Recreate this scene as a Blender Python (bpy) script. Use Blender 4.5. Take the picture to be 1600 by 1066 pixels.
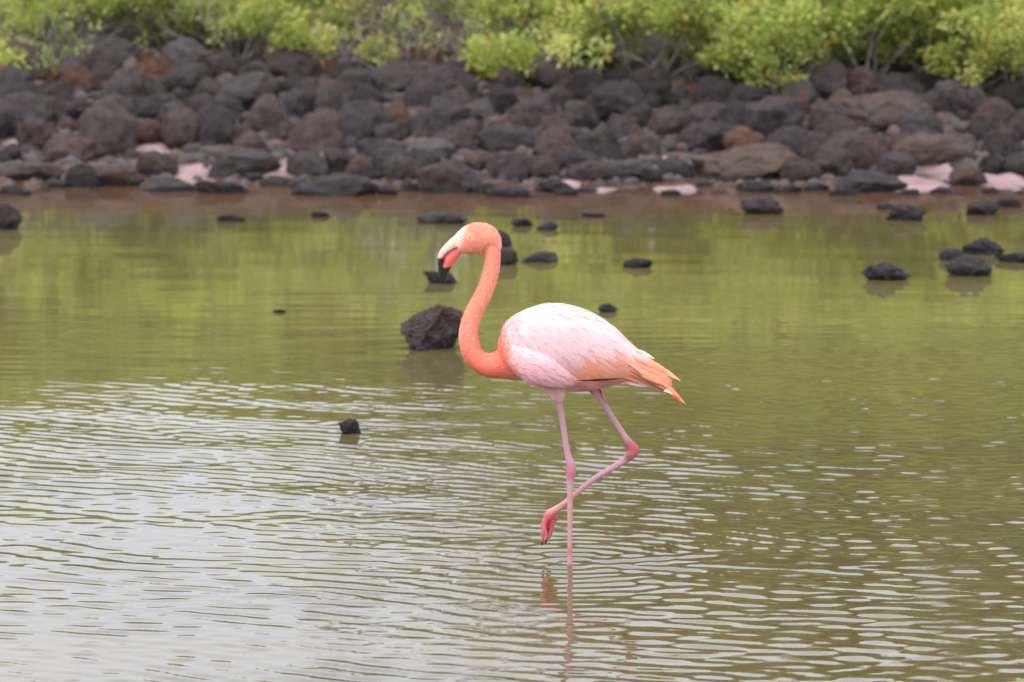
import bpy, bmesh, math, random
import numpy as np
from mathutils import Vector, Matrix, noise
from mathutils.bvhtree import BVHTree

scene = bpy.context.scene
for _o in list(bpy.data.objects):
    bpy.data.objects.remove(_o)
COL = scene.collection
R = math.radians

# ------------------------------------------------------------------ camera, sky, sun, exposure
F_PX, CAM_H, Y0, D1 = 7020.0, 2.5, -285.0, 15.0        # focal length in photo pixels, eye height, horizon row, distance of the bird
TILT = math.atan((533.0 - Y0) / F_PX)
cam_data = bpy.data.cameras.new('camera')
cam_data.sensor_width = 36.0
cam_data.lens = F_PX / 1600.0 * 36.0
cam_data.clip_end = 4000.0
cam_data.dof.use_dof = True
cam_data.dof.focus_distance = 15.05
cam_data.dof.aperture_fstop = 5.3
cam = bpy.data.objects.new('camera', cam_data)
cam.location = (0, 0, CAM_H)
cam.rotation_euler = (math.pi / 2 - TILT, 0, 0)
COL.objects.link(cam)
scene.camera = cam

world = bpy.data.worlds.new('World')
scene.world = world
world.use_nodes = True
SUN_ELEV, SUN_ROT = R(58), R(200)
wn = world.node_tree.nodes; wl = world.node_tree.links
wn.clear()
sky = wn.new('ShaderNodeTexSky'); sky.sky_type = 'NISHITA'; sky.sun_disc = False
sky.sun_elevation = SUN_ELEV; sky.sun_rotation = SUN_ROT
sky.air_density = 1.0; sky.dust_density = 4.0; sky.ozone_density = 1.0
hs = wn.new('ShaderNodeHueSaturation'); hs.inputs['Saturation'].default_value = 0.30
bg = wn.new('ShaderNodeBackground'); bg.inputs['Strength'].default_value = 0.15
wo = wn.new('ShaderNodeOutputWorld')
wl.new(sky.outputs[0], hs.inputs['Color'])
wtc = wn.new('ShaderNodeTexCoord'); wmp = wn.new('ShaderNodeMapping'); wmp.inputs['Scale'].default_value = (1.6, 1.6, 4.0)   # high overcast veil with soft streaks of cloud
wns = wn.new('ShaderNodeTexNoise'); wns.inputs['Scale'].default_value = 1.8; wns.inputs['Detail'].default_value = 5
wrm = wn.new('ShaderNodeValToRGB'); wrm.color_ramp.elements[0].position = 0.30; wrm.color_ramp.elements[1].position = 0.72
wrm.color_ramp.elements[0].color = (5.9, 6.25, 7.4, 1); wrm.color_ramp.elements[1].color = (8.4, 8.6, 9.4, 1)
wmx = wn.new('ShaderNodeMix'); wmx.data_type = 'RGBA'; wmx.inputs['Factor'].default_value = 0.75
wl.new(wtc.outputs['Generated'], wmp.inputs[0]); wl.new(wmp.outputs[0], wns.inputs['Vector']); wl.new(wns.outputs['Fac'], wrm.inputs[0])
wl.new(hs.outputs[0], wmx.inputs['A']); wl.new(wrm.outputs[0], wmx.inputs['B'])
wl.new(wmx.outputs['Result'], bg.inputs['Color']); wl.new(bg.outputs[0], wo.inputs[0])

sun_data = bpy.data.lights.new('sun', 'SUN')
sun_data.energy = 0.8; sun_data.angle = R(25); sun_data.color = (1.0, 0.96, 0.90)
sun = bpy.data.objects.new('sun', sun_data)
_sd = Vector((-0.30, -0.45, 0.95)).normalized()          # towards the sun
sun.rotation_euler = _sd.to_track_quat('Z', 'Y').to_euler()
COL.objects.link(sun)
sky.sun_elevation = math.asin(_sd.z); sky.sun_rotation = math.atan2(_sd.x, _sd.y)

scene.view_settings.view_transform = 'Standard'
scene.view_settings.look = 'None'
scene.view_settings.exposure = 0.68
scene.view_settings.gamma = 1.0
scene.view_settings.use_curve_mapping = False
scene.cycles.use_denoising = True
scene.cycles.max_bounces = 8

# ------------------------------------------------------------------ helpers
def srgb(r, g, b):
    def f(c):
        c /= 255.0
        return c / 12.92 if c <= 0.04045 else ((c + 0.055) / 1.055) ** 2.4
    return (f(r), f(g), f(b))

def tag(o, label=None, cat=None, group=None, kind=None):
    if label: o['label'] = label
    if cat: o['category'] = cat
    if group: o['group'] = group
    if kind: o['kind'] = kind
    return o

def link(o, parent=None):
    COL.objects.link(o)
    if parent is not None: o.parent = parent
    return o

def empty(name, loc):
    o = bpy.data.objects.new(name, None)
    o.empty_display_size = 0.1
    o.location = loc
    return link(o)

def mesh_obj(name, verts, faces, mat, parent=None, smooth=True, cols=None, uvs=None):
    me = bpy.data.meshes.new(name)
    verts = np.asarray(verts, dtype=np.float32)
    if isinstance(faces, np.ndarray):
        n, k = faces.shape
        me.vertices.add(len(verts)); me.vertices.foreach_set('co', verts.ravel())
        me.loops.add(n * k); me.loops.foreach_set('vertex_index', faces.astype(np.int32).ravel())
        me.polygons.add(n)
        me.polygons.foreach_set('loop_start', np.arange(0, n * k, k, dtype=np.int32))
        me.update(calc_edges=True)
    else:
        me.from_pydata([tuple(v) for v in verts], [], faces)
        me.update()
    me.polygons.foreach_set('use_smooth', np.full(len(me.polygons), smooth, dtype=bool))
    if cols is not None: set_cols(me, cols)
    if mat is not None: me.materials.append(mat)
    o = bpy.data.objects.new(name, me)
    return link(o, parent)

def set_cols(me, cols):
    cols = np.asarray(cols, dtype=np.float32)
    if cols.shape[1] == 3:
        cols = np.concatenate([cols, np.ones((len(cols), 1), np.float32)], 1)
    a = me.color_attributes.new('tint', 'FLOAT_COLOR', 'POINT')
    a.data.foreach_set('color', cols.ravel())

def ss(a, b, x):
    t = np.clip((np.asarray(x, float) - a) / (b - a), 0, 1)
    return t * t * (3 - 2 * t)

def new_mat(name):
    m = bpy.data.materials.new(name); m.use_nodes = True
    nt = m.node_tree
    return m, nt, nt.nodes, nt.links, nt.nodes['Principled BSDF']

def noise_node(nt, scale, detail=4, rough=0.55, coord='Object', vscale=None, dist=0.0):
    tc = nt.nodes.new('ShaderNodeTexCoord')
    n = nt.nodes.new('ShaderNodeTexNoise')
    n.inputs['Scale'].default_value = scale; n.inputs['Detail'].default_value = detail
    n.inputs['Roughness'].default_value = rough; n.inputs['Distortion'].default_value = dist
    src = tc.outputs[coord]
    if vscale:
        mp = nt.nodes.new('ShaderNodeMapping'); mp.inputs['Scale'].default_value = vscale
        nt.links.new(src, mp.inputs['Vector']); src = mp.outputs[0]
    nt.links.new(src, n.inputs['Vector'])
    return n

def ramp(nt, fac, stops):
    r = nt.nodes.new('ShaderNodeValToRGB')
    el = r.color_ramp.elements
    while len(el) < len(stops): el.new(0.5)
    for e, (p, c) in zip(el, stops):
        e.position = p; e.color = (*c, 1) if len(c) == 3 else c
    nt.links.new(fac, r.inputs['Fac'])
    return r

def mix(nt, a, b, fac, mode='MIX'):
    m = nt.nodes.new('ShaderNodeMix'); m.data_type = 'RGBA'; m.blend_type = mode
    for s, v in ((m.inputs['A'], a), (m.inputs['B'], b), (m.inputs['Factor'], fac)):
        if hasattr(v, 'links'): nt.links.new(v, s)
        elif isinstance(v, (int, float)): s.default_value = v
        else: s.default_value = (*v, 1)
    return m.outputs['Result']

def mathn(nt, op, a, b=None):
    m = nt.nodes.new('ShaderNodeMath'); m.operation = op
    for s, v in zip(m.inputs, (a, b)):
        if v is None: continue
        if hasattr(v, 'links'): nt.links.new(v, s)
        else: s.default_value = v
    return m.outputs[0]

def bump(nt, height, strength, dist, bsdf):
    b = nt.nodes.new('ShaderNodeBump'); b.inputs['Strength'].default_value = strength; b.inputs['Distance'].default_value = dist
    nt.links.new(height, b.inputs['Height']); nt.links.new(b.outputs[0], bsdf.inputs['Normal'])
    return b

def attr(nt, name='tint'):
    a = nt.nodes.new('ShaderNodeAttribute'); a.attribute_name = name
    return a

# where a sight line through photo pixel (px, py) meets the height function zf(x, y)
def ray(px, py):
    d = Vector(((px - 800.0) / F_PX, (533.0 - py) / F_PX, -1.0))
    return (Matrix.Rotation(math.pi / 2 - TILT, 3, 'X') @ d).normalized()

def at_depth(px, py, D):
    d = ray(px, py)
    return Vector((0, 0, CAM_H)) + d * (D / d.y)

def on_water(px, py, z=0.0):
    d = ray(px, py)
    return Vector((0, 0, CAM_H)) + d * ((z - CAM_H) / d.z)

def march(px, py, zf, lo, hi, step=0.02, lift=0.0, lift_per_d=0.0):
    d = ray(px, py)
    D = np.arange(lo, hi, step); x = d.x / d.y * D; z = CAM_H + d.z / d.y * D
    ok = np.nonzero(z <= zf(x, D) + lift + lift_per_d * D)[0]
    return at_depth(px, py, float(D[ok[0]])) if len(ok) else None

# ------------------------------------------------------------------ materials
def make_water():
    m, nt, N, L, b = new_mat('pond_water')
    a = attr(nt)
    n = noise_node(nt, 0.7, 4, coord='Object', vscale=(0.6, 1.0, 1.0))
    r = ramp(nt, n.outputs['Fac'], [(0.35, (0.82, 0.84, 0.86)), (0.68, (1.12, 1.10, 1.0))])
    L.new(mix(nt, a.outputs['Color'], r.outputs['Color'], 1.0, 'MULTIPLY'), b.inputs['Base Color'])
    b.inputs['Roughness'].default_value = 0.02
    b.inputs['IOR'].default_value = 1.333
    n2 = noise_node(nt, 16.0, 3, coord='Object', vscale=(0.35, 1.0, 1.0))
    bump(nt, n2.outputs['Fac'], 0.012, 0.02, b)
    return m

def make_ground():
    m, nt, N, L, b = new_mat('bank_soil')
    a = attr(nt)
    n = noise_node(nt, 2.2, 6)
    r = ramp(nt, n.outputs['Fac'], [(0.3, (0.62, 0.60, 0.60)), (0.7, (1.2, 1.2, 1.2))])
    L.new(mix(nt, a.outputs['Color'], r.outputs['Color'], 1.0, 'MULTIPLY'), b.inputs['Base Color'])
    b.inputs['Roughness'].default_value = 0.85
    n2 = noise_node(nt, 9.0, 6)
    bump(nt, n2.outputs['Fac'], 0.5, 0.04, b)
    return m

def make_lava():
    m, nt, N, L, b = new_mat('lava_rock')
    oi = N.new('ShaderNodeObjectInfo')
    n = noise_node(nt, 5.0, 6, 0.62)
    r = ramp(nt, n.outputs['Fac'], [(0.28, (0.55, 0.55, 0.57)), (0.5, (1.0, 0.98, 0.96)), (0.75, (1.5, 1.42, 1.36))])
    c = mix(nt, oi.outputs['Color'], r.outputs['Color'], 1.0, 'MULTIPLY')
    n3 = noise_node(nt, 2.3, 4, 0.6)                                  # rusty stains
    st = ramp(nt, n3.outputs['Fac'], [(0.52, (0, 0, 0)), (0.70, (1, 1, 1))])
    c = mix(nt, c, srgb(98, 74, 65), mathn(nt, 'MULTIPLY', st.outputs['Color'], 0.5))
    geo = N.new('ShaderNodeNewGeometry')                              # wet, algae-dark foot near the waterline
    sep = N.new('ShaderNodeSeparateXYZ'); L.new(geo.outputs['Position'], sep.inputs[0])
    nz = noise_node(nt, 7.0, 2)
    zz = mathn(nt, 'ADD', sep.outputs['Z'], mathn(nt, 'MULTIPLY', nz.outputs['Fac'], -0.05))
    wet = ramp(nt, mathn(nt, 'MULTIPLY', zz, 10.0), [(0.10, (1, 1, 1)), (0.45, (0, 0, 0))])
    c = mix(nt, c, srgb(58, 59, 61), mathn(nt, 'MULTIPLY', wet.outputs['Color'], 0.55))
    L.new(c, b.inputs['Base Color'])
    rg = mathn(nt, 'SUBTRACT', 0.82, mathn(nt, 'MULTIPLY', wet.outputs['Color'], 0.42))
    L.new(rg, b.inputs['Roughness'])
    b.inputs['Specular IOR Level'].default_value = 0.35
    tc = N.new('ShaderNodeTexCoord'); v = N.new('ShaderNodeTexVoronoi'); v.inputs['Scale'].default_value = 26
    L.new(tc.outputs['Object'], v.inputs['Vector'])
    n4 = noise_node(nt, 14.0, 6, 0.65)
    h = mathn(nt, 'ADD', mathn(nt, 'MULTIPLY', v.outputs['Distance'], 0.5), n4.outputs['Fac'])
    bump(nt, h, 1.0, 0.05, b)
    return m

def make_leaf():
    m, nt, N, L, b = new_mat('leaf')
    a = attr(nt)
    L.new(a.outputs['Color'], b.inputs['Base Color'])
    b.inputs['Roughness'].default_value = 0.5
    tr = N.new('ShaderNodeBsdfTranslucent'); L.new(a.outputs['Color'], tr.inputs['Color'])
    mx = N.new('ShaderNodeMixShader'); mx.inputs[0].default_value = 0.42
    L.new(b.outputs[0], mx.inputs[1]); L.new(tr.outputs[0], mx.inputs[2])
    L.new(mx.outputs[0], N['Material Output'].inputs['Surface'])
    return m

def make_bark():
    m, nt, N, L, b = new_mat('grey_bark')
    n = noise_node(nt, 12.0, 5)
    r = ramp(nt, n.outputs['Fac'], [(0.3, srgb(92, 84, 80)), (0.7, srgb(166, 158, 154))])
    L.new(r.outputs['Color'], b.inputs['Base Color']); b.inputs['Roughness'].default_value = 0.85
    bump(nt, n.outputs['Fac'], 0.4, 0.01, b)
    return m

def make_plumage(name, scale=(60, 60, 60), bstr=0.25, rough=0.75, var=0.10):
    m, nt, N, L, b = new_mat(name)
    a = attr(nt)
    n = noise_node(nt, 1.0, 4, 0.6, vscale=scale)
    r = ramp(nt, n.outputs['Fac'], [(0.3, (1 - var,) * 3), (0.7, (1 + var * 0.6,) * 3)])
    L.new(mix(nt, a.outputs['Color'], r.outputs['Color'], 1.0, 'MULTIPLY'), b.inputs['Base Color'])
    b.inputs['Roughness'].default_value = rough
    b.inputs['Specular IOR Level'].default_value = 0.25
    b.inputs['Sheen Weight'].default_value = 0.12
    b.inputs['Sheen Roughness'].default_value = 0.5
    b.inputs['Subsurface Weight'].default_value = 0.08
    b.inputs['Subsurface Radius'].default_value = (0.01, 0.006, 0.005)
    b.inputs['Subsurface Scale'].default_value = 0.6
    bump(nt, n.outputs['Fac'], bstr, 0.004, b)
    return m

def make_bill():
    m, nt, N, L, b = new_mat('bill_horn')
    a = attr(nt)
    n = noise_node(nt, 90.0, 3)
    r = ramp(nt, n.outputs['Fac'], [(0.3, (0.93, 0.93, 0.93)), (0.7, (1.05, 1.05, 1.05))])
    L.new(mix(nt, a.outputs['Color'], r.outputs['Color'], 1.0, 'MULTIPLY'), b.inputs['Base Color'])
    b.inputs['Roughness'].default_value = 0.42
    return m

def flat_mat(name, col, rough=0.4):
    m, nt, N, L, b = new_mat(name)
    n = noise_node(nt, 200.0, 2)
    r = ramp(nt, n.outputs['Fac'], [(0.3, tuple(c * 0.9 for c in col)), (0.7, col)])
    L.new(r.outputs['Color'], b.inputs['Base Color']); b.inputs['Roughness'].default_value = rough
    return m

M_WATER, M_GROUND, M_LAVA, M_LEAF, M_BARK = make_water(), make_ground(), make_lava(), make_leaf(), make_bark()
M_SKIN = make_plumage('flamingo_plumage', (110, 110, 110), 0.10, 0.7, 0.06)
M_FEATHER = make_plumage('feather_barbs', (40, 90, 40), 0.12, 0.7, 0.06)
M_BILL = make_bill()

# ------------------------------------------------------------------ terrain: pond floor, mud shore, rising bank
POOLS = [(12, 246, 22, 10), (243, 242, 34, 9), (305, 268, 34, 14), (445, 262, 18, 14), (590, 292, 20, 10), (885, 284, 14, 10), (945, 291, 18, 5), (1062, 292, 36, 8), (1050, 258, 24, 7), (1428, 284, 62, 11), (1565, 280, 46, 14), (1480, 268, 26, 8)]
POOLW = []
for px, py, rx, ry in POOLS:
    _c = on_water(px, py, 0.03)
    POOLW.append((_c.x, _c.y, rx * _c.y / F_PX, (on_water(px, py - ry, 0.03) - _c).y))
def pool_np(x, y):
    m = np.zeros(np.shape(x))
    wob = 0.22 * np.sin(np.asarray(x) * 23.0 + 5 * np.asarray(y)) + 0.16 * np.sin(np.asarray(x) * 41.0 - 9 * np.asarray(y))
    for cx, cy, hx, hy in POOLW:
        m = np.maximum(m, 1 - ss(0.75, 1.2, np.hypot((x - cx) / hx, (y - cy) / hy) + wob))
    return m
_PY = np.array([-60, 0, 6, 27.0, 29.5, 30.2, 31.0, 31.6, 32.4, 33.4, 34.4, 35.2, 36.2, 38.0, 43.0, 55.0, 120.0, 3000.0])
_PZ = np.array([-0.3, -0.3, -0.16, -0.16, -0.06, -0.022, -0.008, 0.006, 0.03, 0.11, 0.28, 0.40, 0.55, 0.74, 1.6, 2.3, 4.5, 14.0])  # slope behind the bushes is raised to hide sky streaks in the reflection
def bank_np(x, y):
    x = np.asarray(x, float); y = np.asarray(y, float)
    w = np.exp(-((y - 31.5) / 6.0) ** 2)
    off = (0.30 * np.sin(x * 0.9 + 0.6) + 0.2 * np.sin(x * 2.1 + 2.0)) * w
    z = np.interp(y + off, _PY, _PZ)
    z = z + 0.014 * np.sin(x * 5.1 + 1.3 * y) * np.sin(y * 4.3 + 0.7 * x) * ss(30.0, 33.5, y)
    z = z + 0.03 * pool_np(x, y) * (y < 34)
    return z + 0.05 * np.sin(x * 2.3 + y) * np.sin(y * 1.7) * ss(33.5, 36.0, y)
def bank(x, y): return float(bank_np(x, y))

def grid_mesh(name, xs, ys, zf, mat, colf):
    X, Y = np.meshgrid(xs, ys)
    Z = zf(X, Y)
    nx, ny = len(xs), len(ys)
    i = np.arange(ny - 1)[:, None] * nx + np.arange(nx - 1)[None, :]
    faces = np.stack([i, i + 1, i + nx + 1, i + nx], -1).reshape(-1, 4)
    v = np.stack([X, Y, Z], -1).reshape(-1, 3)
    return mesh_obj(name, v, faces, mat, cols=colf(v))

def axis(dense, sparse_lo, sparse_hi):
    return np.concatenate([sparse_lo, dense, sparse_hi])

def ground_cols(v):
    x, y, z = v.T
    pink = np.array(srgb(168, 138, 136)); rust = np.array(srgb(98, 74, 63)); soil = np.array(srgb(72, 61, 56)); mud = np.array(srgb(120, 92, 70))  # soil is darkened to stand for shade between the rocks
    nn = np.sin(x * 2.3 + 1.7) * np.sin(y * 2.9 + x) * 0.5 + 0.5
    c = np.tile(mud, (len(v), 1))
    t = ss(-0.05, 0.006, z)[:, None]; c = c * (1 - t) + rust * t
    t = ss(0.02, 0.10, z)[:, None]; c = c * (1 - t) + soil * t
    t = (pool_np(x, y) * (0.8 + 0.2 * nn))[:, None]; c = c * (1 - t) + pink * t
    return c
gx = axis(np.arange(-7, 7.01, 0.1), np.array([-900, -300, -100, -50, -25, -15, -10, -8]), np.array([8, 10, 15, 25, 50, 100, 300, 900.0]))
gy = axis(np.arange(26, 40.01, 0.08), np.array([-60, -20, 0, 6, 10, 13, 16, 19, 22, 24.0]), np.array([41, 43, 46, 50, 60, 80, 120, 300, 900, 2500.0]))
tag(grid_mesh('ground', gx, gy, bank_np, M_GROUND, ground_cols), kind='structure')

# ------------------------------------------------------------------ pond water: real ripples
LEG = Vector((0.194, 15.0, 0))
rng = np.random.default_rng(7)
def water_z(X, Y):
    Z = np.zeros_like(X)
    warp = 0.06 * np.sin(X * 1.3 + Y * 0.7 + 0.5) + 0.05 * np.sin(X * 2.7 - Y * 1.9 + 2.0)
    Yw, Xw = Y + warp, X + 0.12 * np.sin(Y * 1.5 + X * 0.8)
    # wind ripples, crests nearly across the view
    left = 1.0 - 0.40 * ss(0.2, 1.9, X)
    patch = 0.72 + 0.28 * np.sin(X * 1.1 + Y * 0.9 + 1.0) * np.sin(Y * 1.4 - X * 0.6)
    edge = 20.6 + 0.7 * np.sin(X * 0.8 + 0.4) + 0.25 * np.sin(X * 3.1) + 0.9 * ss(0.4, 2.0, X)
    near = 1.0 - ss(edge - 1.6, edge + 0.5, Y)
    lee = 1 - 0.75 * np.exp(-((dyw := Y - LEG.y + 0.05) / (0.10 + 0.06 * np.abs(X - LEG.x))) ** 2) * ss(-0.5, 0.1, X - LEG.x) * (1 - ss(0.9, 2.6, X - LEG.x))   # smoothed water behind the leg
    lee = lee * (1 - 0.72 * np.exp(-((X - LEG.x + 0.02) / 0.26) ** 2 - ((Y - 14.2) / 0.9) ** 2))
    amp = near * patch * left * lee
    for i in range(46):
        lam = rng.uniform(0.062, 0.135)
        k = 2 * math.pi / lam
        th = rng.normal(R(38), R(15))
        s = rng.uniform(0.4, 1.0) * 0.0175
        Z += amp * s / k * np.cos(k * (Yw * math.cos(th) + Xw * math.sin(th)) + rng.uniform(0, 6.28))
    for i in range(16):                                            # crossing, finer chop
        lam = rng.uniform(0.07, 0.15)
        k = 2 * math.pi / lam
        th = rng.normal(R(-22), R(16))
        Z += near * 0.0042 * (1 + 0.9 * ss(0.2, 2.0, X)) / k * np.cos(k * (Y * math.cos(th) + X * math.sin(th)) + rng.uniform(0, 6.28))
    for i in range(10):                                            # long gentle undulation
        lam = rng.uniform(0.5, 1.1); k = 2 * math.pi / lam; th = rng.normal(R(8), R(18))
        Z += (0.25 + 0.75 * near) * 0.0030 / k * np.cos(k * (Y * math.cos(th) + X * math.sin(th)) + rng.uniform(0, 6.28))
    calm = (1 - near) * (0.3 + 0.7 * (1 - ss(21.5, 25.0, Y)))
    for i in range(14):                                            # faint wrinkles on the calm stretch
        lam = rng.uniform(0.14, 0.30); k = 2 * math.pi / lam; th = rng.normal(0, R(7))
        Z += calm * 0.0022 / k * np.cos(k * (Yw * math.cos(th) + X * math.sin(th)) + rng.uniform(0, 6.28))
    # rings and wake round the standing leg
    dx, dy = X - LEG.x, Y - LEG.y
    r = np.sqrt(dx * dx + dy * dy)
    Z += 0.0018 * np.exp(-r / 0.5) * np.cos(r * 70.0) * ss(0.0, 0.05, r)
    dx2, dy2 = X - (LEG.x - 0.09), Y - (LEG.y - 0.03)
    r2 = np.sqrt(dx2 ** 2 + dy2 ** 2)
    Z += 0.0008 * np.exp(-r2 / 0.2) * np.cos(r2 * 85.0)
    for sgn in (-1, 1):                                            # wake arms trailing behind, to the right
        d = dy - sgn * dx * 0.32
        Z += 0.0030 * ss(0.02, 0.25, dx) * np.exp(-dx / 0.55) * np.exp(-((d + 0.05 * np.sin(dx * 7)) / 0.08) ** 2) * np.cos(d * 60.0) * (dx > 0)
    return Z

def water_cols(v):
    x, y, z = v.T
    depth = -bank_np(x, y)
    deep = np.array(srgb(96, 86, 58)); shallow = np.array(srgb(108, 77, 58)); mid = np.array(srgb(108, 100, 62))  # mid is lightened to brighten the reflections on the far water
    t = ss(0.15, 0.05, depth)[:, None] if False else (1 - ss(0.05, 0.155, depth))[:, None]
    c = mid * (1 - t) + shallow * t
    t2 = (1 - ss(17, 22, y))[:, None]
    return c * (1 - t2) + deep * t2
wx = axis(np.arange(-5.8, 5.801, 0.029), np.array([-80, -40, -20, -12, -9, -7.5, -6.8, -6.2]), np.array([6.2, 6.8, 7.5, 9, 12, 20, 40, 80.0]))
wy = axis(np.concatenate([np.concatenate([np.arange(12.2, 20.0, 0.0115), np.arange(20.0, 24.0, 0.014)]), np.arange(24.0, 33.4, 0.035)]), np.array([-40, -15, -5, 0, 4, 7, 9, 10, 11, 11.6, 12.0]), np.array([33.5]))
def water_zz(X, Y):
    inside = ss(4.6, 4.2, np.abs(X)) if False else (1 - ss(5.3, 5.8, np.abs(X)))
    return water_z(X, Y) * inside * ss(12.0, 12.5, Y)
tag(grid_mesh('pond_water', wx, wy, water_zz, M_WATER, water_cols), kind='structure')

# ------------------------------------------------------------------ lava rocks
def rock_mesh(seed, subdiv=4, rough=1.0, cut=(0.52, 0.86)):
    rnd = random.Random(seed)
    bm = bmesh.new()
    bmesh.ops.create_icosphere(bm, subdivisions=subdiv, radius=1.0)
    planes = []
    for i in range(rnd.randint(7, 11)):
        n = Vector((rnd.gauss(0, 1), rnd.gauss(0, 1), rnd.gauss(0, 0.8))).normalized()
        planes.append((n, rnd.uniform(*cut)))
    off = Vector((rnd.uniform(0, 50), rnd.uniform(0, 50), rnd.uniform(0, 50)))
    for v in bm.verts:
        p = v.co.normalized()
        q = p * (1.0 + 0.20 * noise.noise(p * 1.1 + off))
        for n, d in planes:
            e = q.dot(n) - d
            if e > 0: q -= n * e * 0.85
        q += p * rough * (0.13 * noise.noise(p * 2.4 + off) + 0.095 * noise.noise(p * 5.3 + off) + 0.060 * noise.noise(p * 11 + off) + 0.03 * noise.noise(p * 23 + off))
        v.co = q
    bm.normal_update()
    xs = [[v.co[k] for v in bm.verts] for k in range(3)]
    lo = Vector([min(a) for a in xs]); hi = Vector([max(a) for a in xs])
    for v in bm.verts:
        for k in range(3):
            v.co[k] = (v.co[k] - (lo[k] + hi[k]) / 2) / (hi[k] - lo[k])        # unit box
    for f in bm.faces: f.smooth = True
    me = bpy.data.meshes.new('rock'); bm.to_mesh(me); bm.free()
    me.materials.append(M_LAVA)
    return me
ROCKS = [rock_mesh(100 + i) for i in range(24)]
RAGGED = [rock_mesh(200 + i, 4, 1.5) for i in range(8)]

TONE = {'g': ('dark grey', srgb(86, 79, 77)), 'b': ('brown', srgb(98, 84, 76)), 'k': ('blackish', srgb(68, 64, 63)),
        'l': ('pale grey', srgb(108, 103, 101)), 'r': ('reddish', srgb(114, 86, 75)), 'w': ('white', srgb(205, 196, 194))}
rk = random.Random(5); BIGROCK = None
ALLROCKS = []
def place_rock(px, py, w, h, tone, mesh=None, on='bank', depth_ratio=None, lift=0.0):
    """px,py: centre of the visible face in the photo; w,h: its visible size in pixels"""
    if on == 'bank':
        best = march(px, py, bank_np, 29.3, 39.5, 0.02, 0.0, h * 0.30 / F_PX) or at_depth(px, py, 38)
        s = best.y / F_PX
        c = best
    else:
        p = on_water(px, py + h * 0.5)
        s = p.y / F_PX
        c = p + Vector((0, h * s * 0.35, h * s * 0.32))
    wm, hm = w * s, h * s
    if on == 'bank' and py < 285: wm *= 1.06; hm *= 1.30
    sc = Vector((wm * 1.08, (wm * 0.55 + hm * 0.5) if depth_ratio is None else wm * depth_ratio, hm * 1.22 if on == 'bank' else hm * 1.4))
    me = mesh or (rk.choice(RAGGED) if on == 'water' or h < 28 else rk.choice(ROCKS))
    o = bpy.data.objects.new('lava_rock', me)
    o.scale = sc
    o.rotation_euler = (rk.choice((0, math.pi)) + rk.uniform(-0.15, 0.15), rk.uniform(-0.13, 0.13), rk.choice((0, math.pi)) + rk.uniform(-0.3, 0.3))
    if BIGROCK is not None and me is BIGROCK: o.rotation_euler = (0, 0, 0.1)
    o.location = c + Vector((0, 0, lift))
    nm, col = TONE[tone]
    j = rk.uniform(0.72, 1.06)
    o.color = (col[0] * j * rk.uniform(0.96, 1.06), col[1] * j, col[2] * j * rk.uniform(0.95, 1.05), 1)
    link(o)
    ALLROCKS.append((px, py, w, h, nm, o, on))
    return o

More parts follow.
